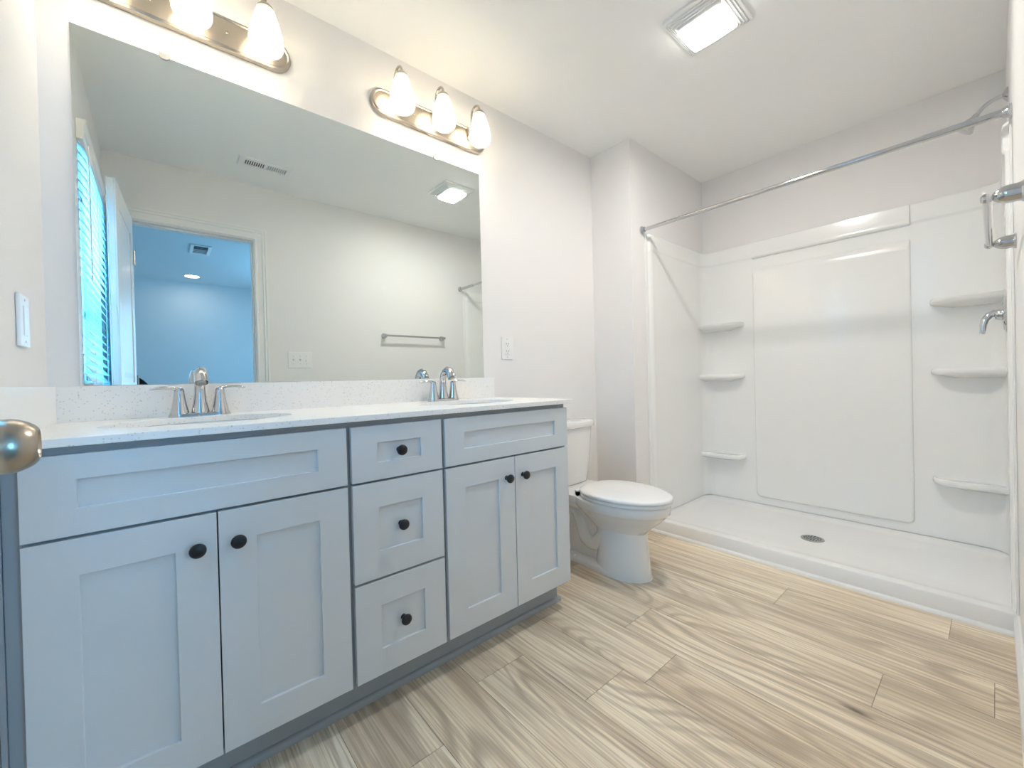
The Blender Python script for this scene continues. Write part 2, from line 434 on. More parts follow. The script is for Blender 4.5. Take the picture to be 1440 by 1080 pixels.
# jamb lining and casing of the door opening
jb = MB().box(DX0 + 0.0005, DX0 + 0.018, -W - T - 0.002, -W + 0.002, 0, DZ - 0.018).box(DX1 - 0.018, DX1 - 0.0005, -W - T - 0.002, -W + 0.002, 0, DZ - 0.018).box(DX0 + 0.0005, DX1 - 0.0005, -W - T - 0.002, -W + 0.002, DZ - 0.018, DZ - 0.0005)
jb.box(DX1 - 0.028, DX1 - 0.018, -W - 0.06, -W - 0.040, 0, DZ - 0.028).box(DX0 + 0.018, DX1 - 0.018, -W - 0.06, -W - 0.040, DZ - 0.028, DZ - 0.018)
struct('trim_1', jb, M['trim'], bevel=0.001, smooth=False)
def casing(sgn, y):
    # mitred moulding swept round the opening: (distance from the opening, thickness)
    pr_ = [(0.0, 0.0), (0.0, 0.010), (0.003, 0.0125), (0.012, 0.0125), (0.016, 0.0100), (0.046, 0.0115), (0.050, 0.0165), (0.062, 0.0165), (0.066, 0.0205), (0.080, 0.0205), (0.080, 0.0)]
    i0, i1, zt = DX0 + 0.012, DX1 - 0.012, DZ - 0.012
    rg_ = []
    for st in range(4):
        r_ = []
        for d_, th in pr_:
            x = i0 - d_ if st < 2 else i1 + d_
            z = 0.0 if st in (0, 3) else zt + d_
            r_.append((x, y + sgn * th, z))
        rg_.append(r_)
    return MB().loft(rg_)
struct('trim_2', casing(1, -W + 0.0005), M['trim'], smooth=False)
struct('trim_3', casing(-1, -W - T - 0.0005), M['trim'], smooth=False)

# baseboards
def base_prof(y0, s):   # (across, height)
    return [(y0, 0.0), (y0 + s * 0.0145, 0.0), (y0 + s * 0.0145, 0.070), (y0 + s * 0.010, 0.078), (y0 + s * 0.006, 0.085), (y0, 0.085)]
struct('baseboard_front', MB().prism(base_prof(-W, 1), DX1 + 0.070, 2.536, 'x'), M['trim'], smooth=False)
struct('baseboard_back', MB().prism(base_prof(0, -1), 1.535, XB - 0.016, 'x'), M['trim'], smooth=False)
struct('baseboard_alcove', MB().prism(base_prof(XB, -1), -YB, -0.001, 'y'), M['trim'], smooth=False)
struct('baseboard_left', MB().prism(base_prof(0, 1), -W + 0.03, -0.56, 'y'), M['trim'], smooth=False)
# white quarter-round along the shower kerb
qr = [(2.5545, 0.0)] + [(2.5545 - 0.014 * math.cos(math.radians(a)), 0.015 * math.sin(math.radians(a))) for a in range(0, 91, 15)]
struct('trim_4', MB().prism(qr, -W + 0.015, -YB, 'y'), M['trim'])

# window: frame, sash rails, two panes
wf = MB()
for (a, b, c, d) in ((WY0, WY0 + 0.045, WZ0, WZ1), (WY1 - 0.045, WY1, WZ0, WZ1), (WY0, WY1, WZ0, WZ0 + 0.05), (WY0, WY1, WZ1 - 0.045, WZ1), (WY0, WY1, 1.365, 1.41)):
    wf.box(-0.105, -0.06, a, b, c, d)
win = struct('window_1', wf, M['plastic'], bevel=0.002, smooth=False)
MB().box(-0.085, -0.081, WY0 + 0.044, WY1 - 0.044, WZ0 + 0.049, 1.366).build('pane', M['glass'], win, smooth=False)
MB().box(-0.085, -0.081, WY0 + 0.044, WY1 - 0.044, 1.409, WZ1 - 0.044).build('pane', M['glass'], win, smooth=False)
MB().box(-0.06, -0.003, WY0 + 0.002, WY1 - 0.002, WZ0, WZ0 + 0.012).build('window_sill', M['trim'], win, smooth=False, bevel=0.002)

# blind in front of it
bl = thing('window_blind', 'white slatted blind glowing blue over the window, seen at the left edge of the mirror', 'blind', (0.0, -1.17, 0.998))
vp = [(0.001, 2.028), (0.020, 2.028), (0.020, 2.038), (0.024, 2.044), (0.024, 2.080), (0.027, 2.087), (0.031, 2.100), (0.031, 2.112), (0.001, 2.112)]
MB().prism([(x, z) for x, z in vp], -1.60, -0.75, 'y').build('valance', M['trim'], bl, smooth=False)
sl = MB(); z = 2.005; ns = 0
while z > 1.03 and ns < 60:
    a = math.radians(56); h = 0.0245; t_ = 0.0014
    dx, dz = h * math.cos(a), h * math.sin(a)
    # tilted slat: room edge down
    sl.prism([(0.0135 - dx, z + dz), (0.0135 + dx, z - dz), (0.0135 + dx + t_ * math.sin(a), z - dz + t_ * math.cos(a)), (0.0135 - dx + t_ * math.sin(a), z + dz + t_ * math.cos(a))], -1.59, -0.76, 'y')
    z -= 0.0405; ns += 1
sl.build('slats', M['slat'], bl, smooth=False)
MB().box(0.002, 0.030, -1.59, -0.76, 0.998, 1.010).build('bottom_rail', M['slat'], bl, smooth=False, bevel=0.003)
for yy in (-0.88, -1.17, -1.47):
    MB().tube([(0.0275, yy, 2.030), (0.0275, yy, 1.008)], 0.0012, 6).build('ladder_cord', M['plastic'], bl)
MB().tube([(0.0305, -0.82, 2.03), (0.0305, -0.82, 1.45)], 0.0025, 8).build('tilt_wand', M['plastic'], bl)

# the open door
A0 = Vector((0.131, -1.803)); A1 = Vector((0.0945, -1.140))      # face line, hinge to latch
dl = (A1 - A0).length; dd = (A1 - A0).normalized()
# local frame: s along the leaf from hinge, n out of the face towards the room
nn = Vector((-dd.y, dd.x)) * -1
if nn.x < 0: nn = -nn
def dpt(s, n, z): q = A0 + dd * s + nn * n; return (q.x, q.y, z)
def dbox(mb, s0, s1, n0, n1, z0, z1):
    vs = [dpt(s, n, z) for z in (z0, z1) for s, n in ((s0, n0), (s1, n0), (s1, n1), (s0, n1))]
    return mb.add(vs, [(0, 3, 2, 1), (4, 5, 6, 7), (0, 1, 5, 4), (1, 2, 6, 5), (2, 3, 7, 6), (3, 0, 4, 7)])
d = MB(); tk = 0.035; z0, z1 = 0.012, 2.036; sw = 0.105
dbox(d, 0, dl, -tk + 0.006, -0.006, z0, z1)
for (n0, n1) in ((-0.006, 0), (-tk, -tk + 0.006)):
    dbox(d, 0, sw, n0, n1, z0, z1); dbox(d, dl - sw, dl, n0, n1, z0, z1)
    for a, b in ((z0, 0.22), (0.86, 1.02), (1.92, z1)): dbox(d, sw, dl - sw, n0, n1, a, b)
door = tag(d.build('door_1', M['door'], None, smooth=False, bevel=0.002), kind='structure')
for a, b in ((0.22, 0.86), (1.02, 1.92)):
    q = MB()
    for n0, n1, s_ in ((-0.006, -0.001, 1), (-tk + 0.006, -tk + 0.001, -1)):
        i0, i1 = 0.022, 0.05
        ring0 = [dpt(sw + i0, n0, a + i0), dpt(dl - sw - i0, n0, a + i0), dpt(dl - sw - i0, n0, b - i0), dpt(sw + i0, n0, b - i0)]
        ring1 = [dpt(sw + i1, n1, a + i1), dpt(dl - sw - i1, n1, a + i1), dpt(dl - sw - i1, n1, b - i1), dpt(sw + i1, n1, b - i1)]
        q.loft([ring0, ring1])
    q.build('door_panel', M['door'], door, smooth=False)
# knob on each face
def knob(sgn, zc=0.9385):
    k = MB(); s0 = dl - 0.062
    prof = [(0.0305, 0.0), (0.0325, 0.003), (0.0315, 0.008), (0.022, 0.012), (0.0125, 0.014), (0.0115, 0.020), (0.0165, 0.023), (0.0205, 0.0265), (0.0235, 0.033),
            (0.0240, 0.040), (0.0230, 0.0445), (0.0208, 0.0495), (0.0178, 0.0535), (0.0150, 0.0558), (0.0138, 0.0563), (0.0128, 0.0553), (0.0115, 0.0531), (0.0001, 0.0521)]
    rings = []
    base = 0.0 if sgn > 0 else -tk
    for r, h in prof:
        ring = []
        for j in range(36):
            a = 2 * PI * j / 36
            ring.append(dpt(s0 + r * math.cos(a), base + sgn * h, zc + r * math.sin(a)))
        rings.append(ring)
    k.loft(rings)
    return k
for sg in (1, -1):
    q = knob(sg).build('door_knob', M['bronze'], door); q['label'] = 'satin metal door knob'
q = MB(); dbox(q, dl - 0.0005, dl + 0.001, -tk / 2 - 0.0125, -tk / 2 + 0.0125, 0.905, 0.965); q.build('latch_plate', M['bronze'], door, smooth=False)
for hz in (0.25, 1.02, 1.80):
    MB().tube([dpt(-0.006, 0.004, hz - 0.045), dpt(-0.006, 0.004, hz + 0.045)], 0.005, 10).build('hinge', M['bronze'], door)

# ------------------------------------------------------------------ bedroom beyond the door
BX0, BX1, BY0, BY1 = -1.2, 2.8, -5.72, -W - T
struct('floor_bedroom', MB().box(BX0 - T, BX1 + T, BY0 - T, -W - 0.06, -0.1, -0.0005), M['carpet'], smooth=False)
struct('ceiling_bedroom', MB().box(BX0 - T, BX1 + T, BY0 - T, -W - T / 2 - 0.0005, H, H + 0.1), M['bedwall'], smooth=False)
struct('wall_bedroom_rear', MB().box(BX0 - T, 1.5, BY0 - T, BY0, 0, H).box(2.7, BX1 + T, BY0 - T, BY0, 0, H).box(1.5, 2.7, BY0 - T, BY0, 0, 0.55).box(1.5, 2.7, BY0 - T, BY0, 2.15, H), M['bedwall'], smooth=False)
struct('wall_bedroom_left', MB().box(BX0 - T, BX0, BY0, BY1, 0, H).box(BX0, -T, BY1, BY1 + 0.06, 0, H), M['bedwall'], smooth=False)
struct('wall_bedroom_right', MB().box(BX1, BX1 + T, BY0, -5.15, 0, H).box(BX1, BX1 + T, -3.85, BY1, 0, H).box(BX1, BX1 + T, -5.15, -3.85, 0, 0.7).box(BX1, BX1 + T, -5.15, -3.85, 2.1, H), M['bedwall'], smooth=False)
wf = MB()
for (a, b, c, d_) in ((-5.15, -5.10, 0.7, 2.1), (-3.90, -3.85, 0.7, 2.1), (-5.15, -3.85, 0.7, 0.75), (-5.15, -3.85, 2.05, 2.1), (-5.15, -3.85, 1.38, 1.42), (-4.53, -4.47, 0.7, 2.1)):
    wf.box(BX1 + 0.06, BX1 + 0.10, a, b, c, d_)
w2 = struct('window_2', wf, M['plastic'], smooth=False)
MB().box(BX1 + 0.078, BX1 + 0.082, -5.101, -3.899, 0.749, 2.051).build('pane', M['glass'], w2, smooth=False)

wf = MB()  # unseen rear window, added to let in the blue light on the cabinets
for (a, b, c, d_) in ((1.5, 1.55, 0.55, 2.15), (2.65, 2.7, 0.55, 2.15), (1.5, 2.7, 0.55, 0.60), (1.5, 2.7, 2.10, 2.15), (1.5, 2.7, 1.33, 1.37)):
    wf.box(a, b, BY0 - 0.10, BY0 - 0.06, c, d_)
w3 = struct('added_window_3', wf, M['plastic'], smooth=False)
MB().box(1.549, 2.651, BY0 - 0.082, BY0 - 0.078, 0.599, 2.101).build('pane', M['glass'], w3, smooth=False)

vt = thing('ceiling_vent', 'square white return vent on the bedroom ceiling, seen through the doorway in the mirror', 'vent', (0.593, -3.84, H))
vx0, vx1, vy0, vy1 = 0.505, 0.680, -4.03, -3.66
f_ = ringframe(vx0, vx1, vy0, vy1, 0.028, H - 0.010, H - 0.0005)
f_.build('frame', M['plastic'], vt, smooth=False)
MB().box(vx0 + 0.02, vx1 - 0.02, vy0 + 0.02, vy1 - 0.02, H - 0.002, H - 0.0005).build('duct_opening', M['ventdark'], vt, smooth=False)
sl = MB()
for i in range(9):
    y = vy0 + 0.04 + i * (vy1 - vy0 - 0.08) / 8
    if i < 5: sl.prism([(y - 0.016, H - 0.0025), (y + 0.016, H - 0.007), (y + 0.016, H - 0.0055), (y - 0.016, H - 0.001)], vx0 + 0.02, vx1 - 0.02, 'x')
    else: sl.prism([(y - 0.005, H - 0.0025), (y + 0.004, H - 0.007), (y + 0.004, H - 0.0055), (y - 0.005, H - 0.001)], vx0 + 0.02, vx1 - 0.02, 'x')
sl.build('slats', M['plastic'], vt, smooth=False)

rl = thing('recessed_light', 'round lit downlight in the bedroom ceiling, seen through the doorway in the mirror', 'ceiling light', (0.585, -5.26, H))
MB().lathe([(0.085, -0.0002), (0.088, -0.004), (0.082, -0.009), (0.072, -0.006), (0.072, -0.0002)], (0.585, -5.26, H), 'z', 36, False, False).build('trim_ring', M['plastic'], rl)
MB().lathe([(0.0001, -0.009), (0.04, -0.008), (0.0715, -0.005), (0.0715, -0.001)], (0.585, -5.26, H), 'z', 36).build('lens', M['downlight'], rl)

ch = thing('placeholder', 'black rounded stand-in for an unidentified dark shape past the door edge at the bottom of the mirror', 'placeholder', (0.0, -2.9, 0))  # made-up form standing in for a dark shape of unknown kind
bk = [(0.19 * math.sin(2 * PI * i / 40), 0.915 + 0.19 * math.cos(2 * PI * i / 40)) for i in range(40)]
MB().prism(bk, -2.92, -2.88, 'y').build('backrest', M['placeholder_black'], ch, bevel=0.012, seg=3)
MB().prism([(0.21 * math.sin(2 * PI * i / 40), -3.08 + 0.21 * math.cos(2 * PI * i / 40)) for i in range(40)], 0.42, 0.47, 'z').build('seat', M['placeholder_black'], ch, bevel=0.015, seg=3)
MB().tube([(0, -2.895, 0.78), (0, -2.86, 0.60), (0, -2.88, 0.44), (0, -3.0, 0.41)], 0.014, 10).build('back_support', M['black'], ch)
for sx, sy in ((-1, -1), (1, -1), (-1, 1), (1, 1)):
    MB().tube([(sx * 0.10, -3.08 + sy * 0.10, 0.425), (sx * 0.19, -3.08 + sy * 0.19, 0.0)], 0.012, 10).build('leg', M['black'], ch)

# ================================================================== VANITY
YF = -0.540      # face frame front
YD = -0.5595     # door fronts
va = thing('vanity_cabinet', 'long blue-grey shaker vanity with black knobs standing along the mirror wall', 'cabinet', (0.78, -0.27, 0))
cb = MB()
cb.box(0.030, 0.046, -0.521, -0.002, 0.0, ZC0)            # left side
cb.box(1.514, 1.530, -0.521, -0.002, 0.105, ZC0)          # right side
cb.box(1.514, 1.530, -0.474, -0.002, 0.0, 0.105)
cb.box(0.046, 1.514, -0.521, -0.002, 0.105, 0.120)        # bottom
cb.box(0.046, 1.514, -0.012, -0.002, 0.120, ZC0)          # back
cb.box(0.625, 0.638, -0.521, -0.012, 0.120, 0.80); cb.box(0.927, 0.940, -0.521, -0.012, 0.120, 0.80)
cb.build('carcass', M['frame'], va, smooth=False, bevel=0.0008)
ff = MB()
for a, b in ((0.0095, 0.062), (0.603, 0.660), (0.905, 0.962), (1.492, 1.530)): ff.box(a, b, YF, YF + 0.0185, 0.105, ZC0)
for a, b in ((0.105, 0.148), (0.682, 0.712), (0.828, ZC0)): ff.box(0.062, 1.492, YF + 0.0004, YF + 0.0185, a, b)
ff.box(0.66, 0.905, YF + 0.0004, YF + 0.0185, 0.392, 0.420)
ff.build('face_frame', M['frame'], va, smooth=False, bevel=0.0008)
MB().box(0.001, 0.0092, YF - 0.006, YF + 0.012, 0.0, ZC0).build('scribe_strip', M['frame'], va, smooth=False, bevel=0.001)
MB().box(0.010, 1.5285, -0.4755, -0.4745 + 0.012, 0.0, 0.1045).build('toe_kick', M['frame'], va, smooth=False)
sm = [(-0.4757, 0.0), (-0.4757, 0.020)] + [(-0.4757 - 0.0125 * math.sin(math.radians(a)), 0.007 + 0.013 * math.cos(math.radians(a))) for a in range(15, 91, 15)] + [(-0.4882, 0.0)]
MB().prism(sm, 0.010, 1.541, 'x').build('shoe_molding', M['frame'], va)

def shaker(x0, x1, z0, z1, st, rt, rb, rec=0.0075):
    """frame-and-panel front facing -y"""
    q = MB(); yb, yf = YF - 0.0008, YD
    a = [(x0, z0), (x1, z0), (x1, z1), (x0, z1)]
    b = [(x0 + st, z0 + rb), (x1 - st, z0 + rb), (x1 - st, z1 - rt), (x0 + st, z1 - rt)]
    v = [(x, yb, z) for x, z in a] + [(x, yf, z) for x, z in a] + [(x, yf, z) for x, z in b] + [(x, yf + rec, z) for x, z in b]
    f = [(0, 1, 2, 3), (12, 13, 14, 15)]
    for i in range(4):
        j = (i + 1) % 4
        f += [(i, j, 4 + j, 4 + i), (4 + i, 4 + j, 8 + j, 8 + i), (8 + i, 8 + j, 12 + j, 12 + i)]
    return q.add(v, f)
def cab_knob(x, z, parent, yb=YD):
    k = MB().lathe([(0.0085, 0.0), (0.0075, -0.002), (0.0055, -0.006), (0.0055, -0.013), (0.0085, -0.0165), (0.0145, -0.0195), (0.0162, -0.0225), (0.0158, -0.0265), (0.0135, -0.0295), (0.008, -0.0315), (0.0001, -0.032)], (x, yb, z), 'y', 24)
    o = k.build('knob', M['black'], parent); o['label'] = 'round black knob'
    return o
ST = 0.0745
FT, FB, DT, DB = 0.8583, 0.6975, 0.6907, 0.1205
shaker(0.0335, 0.6253, FB, FT, ST, 0.050, 0.0525).build('false_front', M['cabinet'], va, smooth=False, bevel=0.0009)
shaker(0.9396, 1.5298, FB, FT, ST, 0.050, 0.0525).build('false_front', M['cabinet'], va, smooth=False, bevel=0.0009)
for (a, b, kx) in ((0.0335, 0.3285, 0.2915), (0.3315, 0.6253, 0.3675), (0.9396, 1.2342, 1.1945), (1.2372, 1.5298, 1.274)):
    dr = shaker(a, b, DB, DT, ST, 0.074, 0.077).build('door', M['cabinet'], va, smooth=False, bevel=0.0009)
    cab_knob(kx, 0.6175, dr)
for (a, b, rt, rb) in ((FB, FT, 0.051, 0.0515), (0.4079, DT, 0.0745, 0.078), (DB, 0.4007, 0.0745, 0.0755)):
    dr = shaker(0.6381, 0.9269, a, b, ST, rt, rb).build('drawer', M['cabinet'], va, smooth=False, bevel=0.0009)
    cab_knob(0.7820, (a + rb + b - rt) / 2, dr, YD + 0.0075)

# countertop with two oval cut-outs
SX = (0.332, 1.215); SY = -0.285; SA, SB_ = 0.215, 0.155
def slab_with_holes(x0, x1, y0, y1, z0, z1, holes):
    bm = bmesh.new()
    def loop(pts, z):
        vs = [bm.verts.new((x, y, z)) for x, y in pts]
        return vs, [bm.edges.new((vs[i], vs[(i + 1) % len(vs)])) for i in range(len(vs))]
    outl = [(x0, y0), (x1, y0), (x1, y1), (x0, y1)]
    loops = [outl] + [[(cx + a * math.cos(2 * PI * i / 64), cy + b * math.sin(2 * PI * i / 64)) for i in range(64)] for cx, cy, a, b in holes]
    tops, bots = [], []
    for z, store in ((z1, tops), (z0, bots)):
        es = []
        for l in loops:
            v, e = loop(l, z); store.append(v); es += e
        bmesh.ops.triangle_fill(bm, use_beauty=True, use_dissolve=False, edges=es)
    for a, b in zip(tops, bots):
        for i in range(len(a)):
            j = (i + 1) % len(a); bm.faces.new((a[i], a[j], b[j], b[i]))
    bmesh.ops.recalc_face_normals(bm, faces=bm.faces)
    bm.verts.index_update()
    mb = MB(); mb.add([v.co[:] for v in bm.verts], [[v.index for v in f.verts] for f in bm.faces]); bm.free()
    return mb
ct = tag(slab_with_holes(0.0005, 1.5573, -0.5708, -0.0005, ZC0 + 0.0003, ZC, [(x, SY, SA, SB_) for x in SX]).build('countertop', M['quartz'], None, smooth=False, bevel=0.0015),
         'white speckled quartz countertop running the whole length of the blue-grey vanity', 'countertop')
tag(MB().box(0.0005, 1.5573, -0.0175, -0.0005, ZC + 0.0001, ZB).build('backsplash', M['quartz'], None, smooth=False, bevel=0.001), 'low speckled quartz backsplash along the wall under the mirror', 'backsplash')
tag(MB().box(0.0005, 0.0172, -0.5650, -0.0178, ZC + 0.0001, ZB).build('side_splash', M['quartz'], None, smooth=False, bevel=0.001), 'short speckled quartz splash on the left wall at the counter end', 'backsplash')

# sinks
def sink(cx, label):
    t = thing('sink', label, 'sink', (cx, SY, ZC0 - 0.15), 'undermount sinks in the vanity top')
    prof = [(1.06, 0.0), (1.0, -0.0005), (0.985, -0.02), (0.95, -0.06), (0.86, -0.10), (0.68, -0.128), (0.40, -0.14), (0.12, -0.144)]
    outp = [(0.12, -0.152), (0.42, -0.149), (0.72, -0.137), (0.91, -0.105), (0.99, -0.06), (1.03, -0.015), (1.06, -0.008)]
    rings = []
    for s_, h in prof + outp:
        rings.append([(cx + (SA * s_) * math.cos(2 * PI * i / 64), SY + (SB_ * s_) * math.sin(2 * PI * i / 64), ZC0 + h) for i in range(64)])
    MB().loft(rings, False, False, closed=True).build('basin', M['porcelain'], t)
    MB().lathe([(0.0001, -0.1415), (0.018, -0.141), (0.027, -0.1425), (0.030, -0.1445), (0.024, -0.150), (0.0001, -0.150)], (cx, SY, ZC0), 'z', 24).build('drain', M['chrome'], t)
    return t
sink(SX[0], 'white oval undermount sink below the left faucet')
sink(SX[1], 'white oval undermount sink below the faucet nearest the toilet')

# faucets (built at the origin, spout towards -y)
def faucet(label):
    t = thing('faucet', label, 'faucet', (0, 0, 0), 'two-handle chrome faucets')
    b = MB()
    outl = [( 0.0508 + 0.0275 * math.cos(a), 0.0255 * math.sin(a)) for a in [(-PI / 2 + PI * i / 12) for i in range(13)]] + \
           [(-0.0508 + 0.0275 * math.cos(a), 0.0265 * math.sin(a)) for a in [(PI / 2 + PI * i / 12) for i in range(13)]]
    def sc_(k, z): return [(x - (0.0508 if x > 0 else -0.0508) * (1 - 1) * 0 if False else x * k if abs(x) > 0.06 else x, y * k, z) for x, y in outl]
    b.loft([[(x, y, 0) for x, y in outl], [(x, y, 0.005) for x, y in outl], [(x * 0.97, y * 0.9, 0.010) for x, y in outl], [(x * 0.93, y * 0.66, 0.0125) for x, y in outl]])
    b.build('base_plate', M['chrome'], t)
    for sg in (-1, 1):
        hb = MB().lathe([(0.0265, 0.003), (0.0250, 0.008), (0.0218, 0.020), (0.0182, 0.038), (0.0153, 0.056), (0.0132, 0.072), (0.0126, 0.0745), (0.0130, 0.077), (0.0122, 0.084), (0.0092, 0.0895), (0.0001, 0.0915)], (sg * 0.0508, 0, 0), 'z', 24)
        h = hb.build('handle', M['chrome'], t)
        pts = [(sg * 0.0508, 0, 0.083), (sg * 0.060, 0, 0.0885), (sg * 0.072, 0, 0.0915), (sg * 0.088, 0, 0.0920), (sg * 0.104, 0, 0.0905), (sg * 0.120, 0, 0.0875)]
        MB().tube(pts, [0.0085, 0.0068, 0.0048, 0.0042, 0.0040, 0.0025], 12, flat=[1.0, 1.2, 1.7, 2.0, 2.2, 2.0]).build('lever', M['chrome'], h)
    # spout: tapered column leaning to a down-turned outlet
    pts = []; rad = []
    P0 = [(0, 0.002, 0.004), (0, 0.003, 0.02), (0, 0.004, 0.045), (0, 0.005, 0.072), (0, 0.003, 0.098), (0, -0.004, 0.118), (0, -0.018, 0.132), (0, -0.037, 0.1375),
          (0, -0.056, 0.133), (0, -0.070, 0.120), (0, -0.077, 0.1045)]
    R0 = [0.0255, 0.0225, 0.0182, 0.0155, 0.0144, 0.0146, 0.0152, 0.0160, 0.0168, 0.0174, 0.0176]
    MB().tube(P0, R0, 20, flat=[1, 1, 1, 1, 1.0, 1.02, 1.08, 1.15, 1.2, 1.24, 1.24]).build('spout', M['chrome'], t)
    MB().lathe([(0.0105, 0), (0.0105, 0.004), (0.0001, 0.004)], (0, 0, 0), 'z', 14)
    a = MB(); pp = Vector(P0[-1]); dv = (Vector(P0[-1]) - Vector(P0[-2])).normalized()
    a.tube([pp - dv * 0.001, pp + dv * 0.004], 0.0115, 16); a.build('aerator', M['drain'], t)
    MB().tube([(0, 0.030, 0.012), (0, 0.030, 0.085)], 0.0022, 8).ball((0, 0.030, 0.089), 0.0055).build('lift_rod', M['chrome'], t)
    MB().lathe([(0.007, 0.0), (0.006, 0.012), (0.0001, 0.0125)], (0, 0.030, 0.0), 'z', 12).build('lift_rod_collar', M['chrome'], t)
    return t
fa = faucet('chrome two-handle faucet on the counter in front of the reflected doorway')
fa.location = (0.332, -0.088, ZC)
dup(fa, (1.211, -0.088, ZC), 'chrome two-handle faucet at the counter end nearest the toilet')

# ------------------------------------------------------------------ mirror
mr = thing('wall_mirror', 'large frameless mirror above the vanity backsplash', 'mirror', (0.782, 0, ZB))
MX0, MX1, MZ1 = 0.0637, 1.500, 2.0505
MB().box(MX0, MX1, -0.0055, -0.0006, ZB + 0.0008, MZ1).build('mirror_glass', M['mirror'], mr, smooth=False, bevel=0.0007, seg=1)
for cx in (0.272, 1.250):
    k = MB().prism([(cx + 0.0135 * math.cos(math.radians(a)), MZ1 + 0.002 - 0.011 * abs(math.sin(math.radians(a)))) for a in range(180, 361, 20)] + [(cx + 0.0135, MZ1 + 0.010), (cx - 0.0135, MZ1 + 0.010)], -0.0085, -0.0062, 'y')
    k.box(cx - 0.0135, cx + 0.0135, -0.0062, -0.0006, MZ1 + 0.0008, MZ1 + 0.010)
    o = k.build('mirror_clip', M['drain'], mr, smooth=False)

# ------------------------------------------------------------------ vanity light bars
def light_bar(label):
    t = thing('vanity_light', label, 'wall light', (0, 0, 0), 'three-lamp light bars above the mirror')
    hw, hh = 0.2975, 0.0575
    def outl(k):
        a_ = hw - hh
        return [(a_ + (hh - k) * math.cos(math.radians(q)), (hh - k) * math.sin(math.radians(q))) for q in range(-90, 91, 10)] + \
               [(-a_ + (hh - k) * math.cos(math.radians(q)), (hh - k) * math.sin(math.radians(q))) for q in range(90, 271, 10)]
    b = MB().loft([[(x, -0.0005, z) for x, z in outl(0)], [(x, -0.012, z) for x, z in outl(0.0)], [(x, -0.019, z) for x, z in outl(0.003)],
                   [(x, -0.0215, z) for x, z in outl(0.010)], [(x, -0.0195, z) for x, z in outl(0.014)]])
    b.build('back_plate', M['nickel'], t, ang=25)
    for sx in (-0.1, 0.1):
        MB().dome((sx, -0.0193, 0.0), 0.005, 'y', -1, flat=0.8).build('cap_screw', M['nickel'], t)
    for sx in (-0.2, 0.0, 0.2):
        yc = -0.112
        pth = [(sx, -0.019, 0.0), (sx, -0.026, 0.002), (sx, -0.034, 0.012), (sx, -0.040, 0.035), (sx, -0.043, 0.065)]
        for q in range(0, 181, 15):
            pth.append((sx, -0.078 + 0.034 * math.cos(math.radians(q)), 0.098 + 0.034 * math.sin(math.radians(q))))
        pth.append((sx, yc, 0.088))
        MB().tube(pth, 0.0052, 12).lathe([(0.0001, 0.0), (0.014, -0.0005), (0.012, -0.006), (0.006, -0.008)], (sx, -0.0195, 0.0), 'y', 18).build('arm', M['nickel'], t)
        MB().lathe([(0.0065, 0.097), (0.010, 0.0955), (0.0180, 0.090), (0.0250, 0.081), (0.0275, 0.074), (0.0255, 0.074)], (sx, yc, 0), 'z', 28).build('socket_cap', M['nickel'], t)
        prof = [(0.0235, 0.0745), (0.0285, 0.066), (0.0370, 0.040), (0.0450, 0.010), (0.0505, -0.018), (0.0525, -0.036), (0.0515, -0.050), (0.0470, -0.061), (0.0400, -0.068)]
        inn = [(0.0385, -0.0665), (0.0450, -0.0595), (0.0490, -0.0490), (0.0500, -0.036), (0.0480, -0.018), (0.0425, 0.010), (0.0345, 0.040), (0.0258, 0.066), (0.0205, 0.0745)]
        rings = [[(sx + r * math.cos(2 * PI * j / 32), yc + r * math.sin(2 * PI * j / 32), h) for j in range(32)] for r, h in prof + inn]
        sh = MB().loft(rings, False, False, closed=True).build('shade', M['shade'], t, ang=60); sh['label'] = 'lit frosted white glass shade'
        MB().lathe([(0.0001, 0.074), (0.0135, 0.0738), (0.0135, 0.034), (0.0001, 0.0338)], (sx, yc, 0), 'z', 20).build('bulb_socket', M['plastic'], sh)
        MB().lathe([(0.0001, 0.0335), (0.013, 0.033), (0.018, 0.024), (0.0255, 0.006), (0.0285, -0.010), (0.027, -0.024), (0.020, -0.035), (0.010, -0.0405), (0.0001, -0.042)], (sx, yc, 0), 'z', 20).build('bulb', M['bulb'], sh)
    return t
lb = light_bar('three-lamp brushed nickel light bar above the mirror, nearest the toilet')
lb.location = (1.235, -0.0005, 2.206)
dup(lb, (0.339, -0.0005, 2.206), 'three-lamp brushed nickel light bar cut off by the top of the photo')

# ------------------------------------------------------------------ electrical plates
def outlet(t, ax, c, w=0.078, h=0.122):
    """duplex receptacle built at the origin facing -y, then turned"""
    return t
ot = thing('wall_outlet', 'white duplex outlet on the wall between the mirror and the toilet', 'outlet', (0, 0, 0))
MB().box(-0.039, 0.039, -0.0055, -0.0005, -0.061, 0.061).build('cover_plate', M['plastic'], ot, smooth=False, bevel=0.0028, seg=3)
rc = MB().box(-0.017, 0.017, -0.0075, -0.005, -0.034, 0.034).build('receptacle', M['plastic'], ot, smooth=False, bevel=0.001)
for zz in (0.0195, -0.0195):
    for a_, b_ in ((-0.0075, -0.0052), (0.0052, 0.0075)):
        MB().box(a_, b_, -0.0077, -0.007, zz - 0.001, zz + 0.0085).build('slot', M['slot'], rc, smooth=False)
    MB().lathe([(0.0026, 0), (0.0026, -0.0007)], (0, -0.007, zz - 0.007), 'y', 10).build('ground_hole', M['slot'], rc, smooth=False)
for zz in (0.0485, -0.0485): MB().dome((0, -0.0054, zz), 0.003, 'y', -1, flat=0.4).build('screw', M['drain'], ot)
ot.location = (1.660, 0, 1.153)

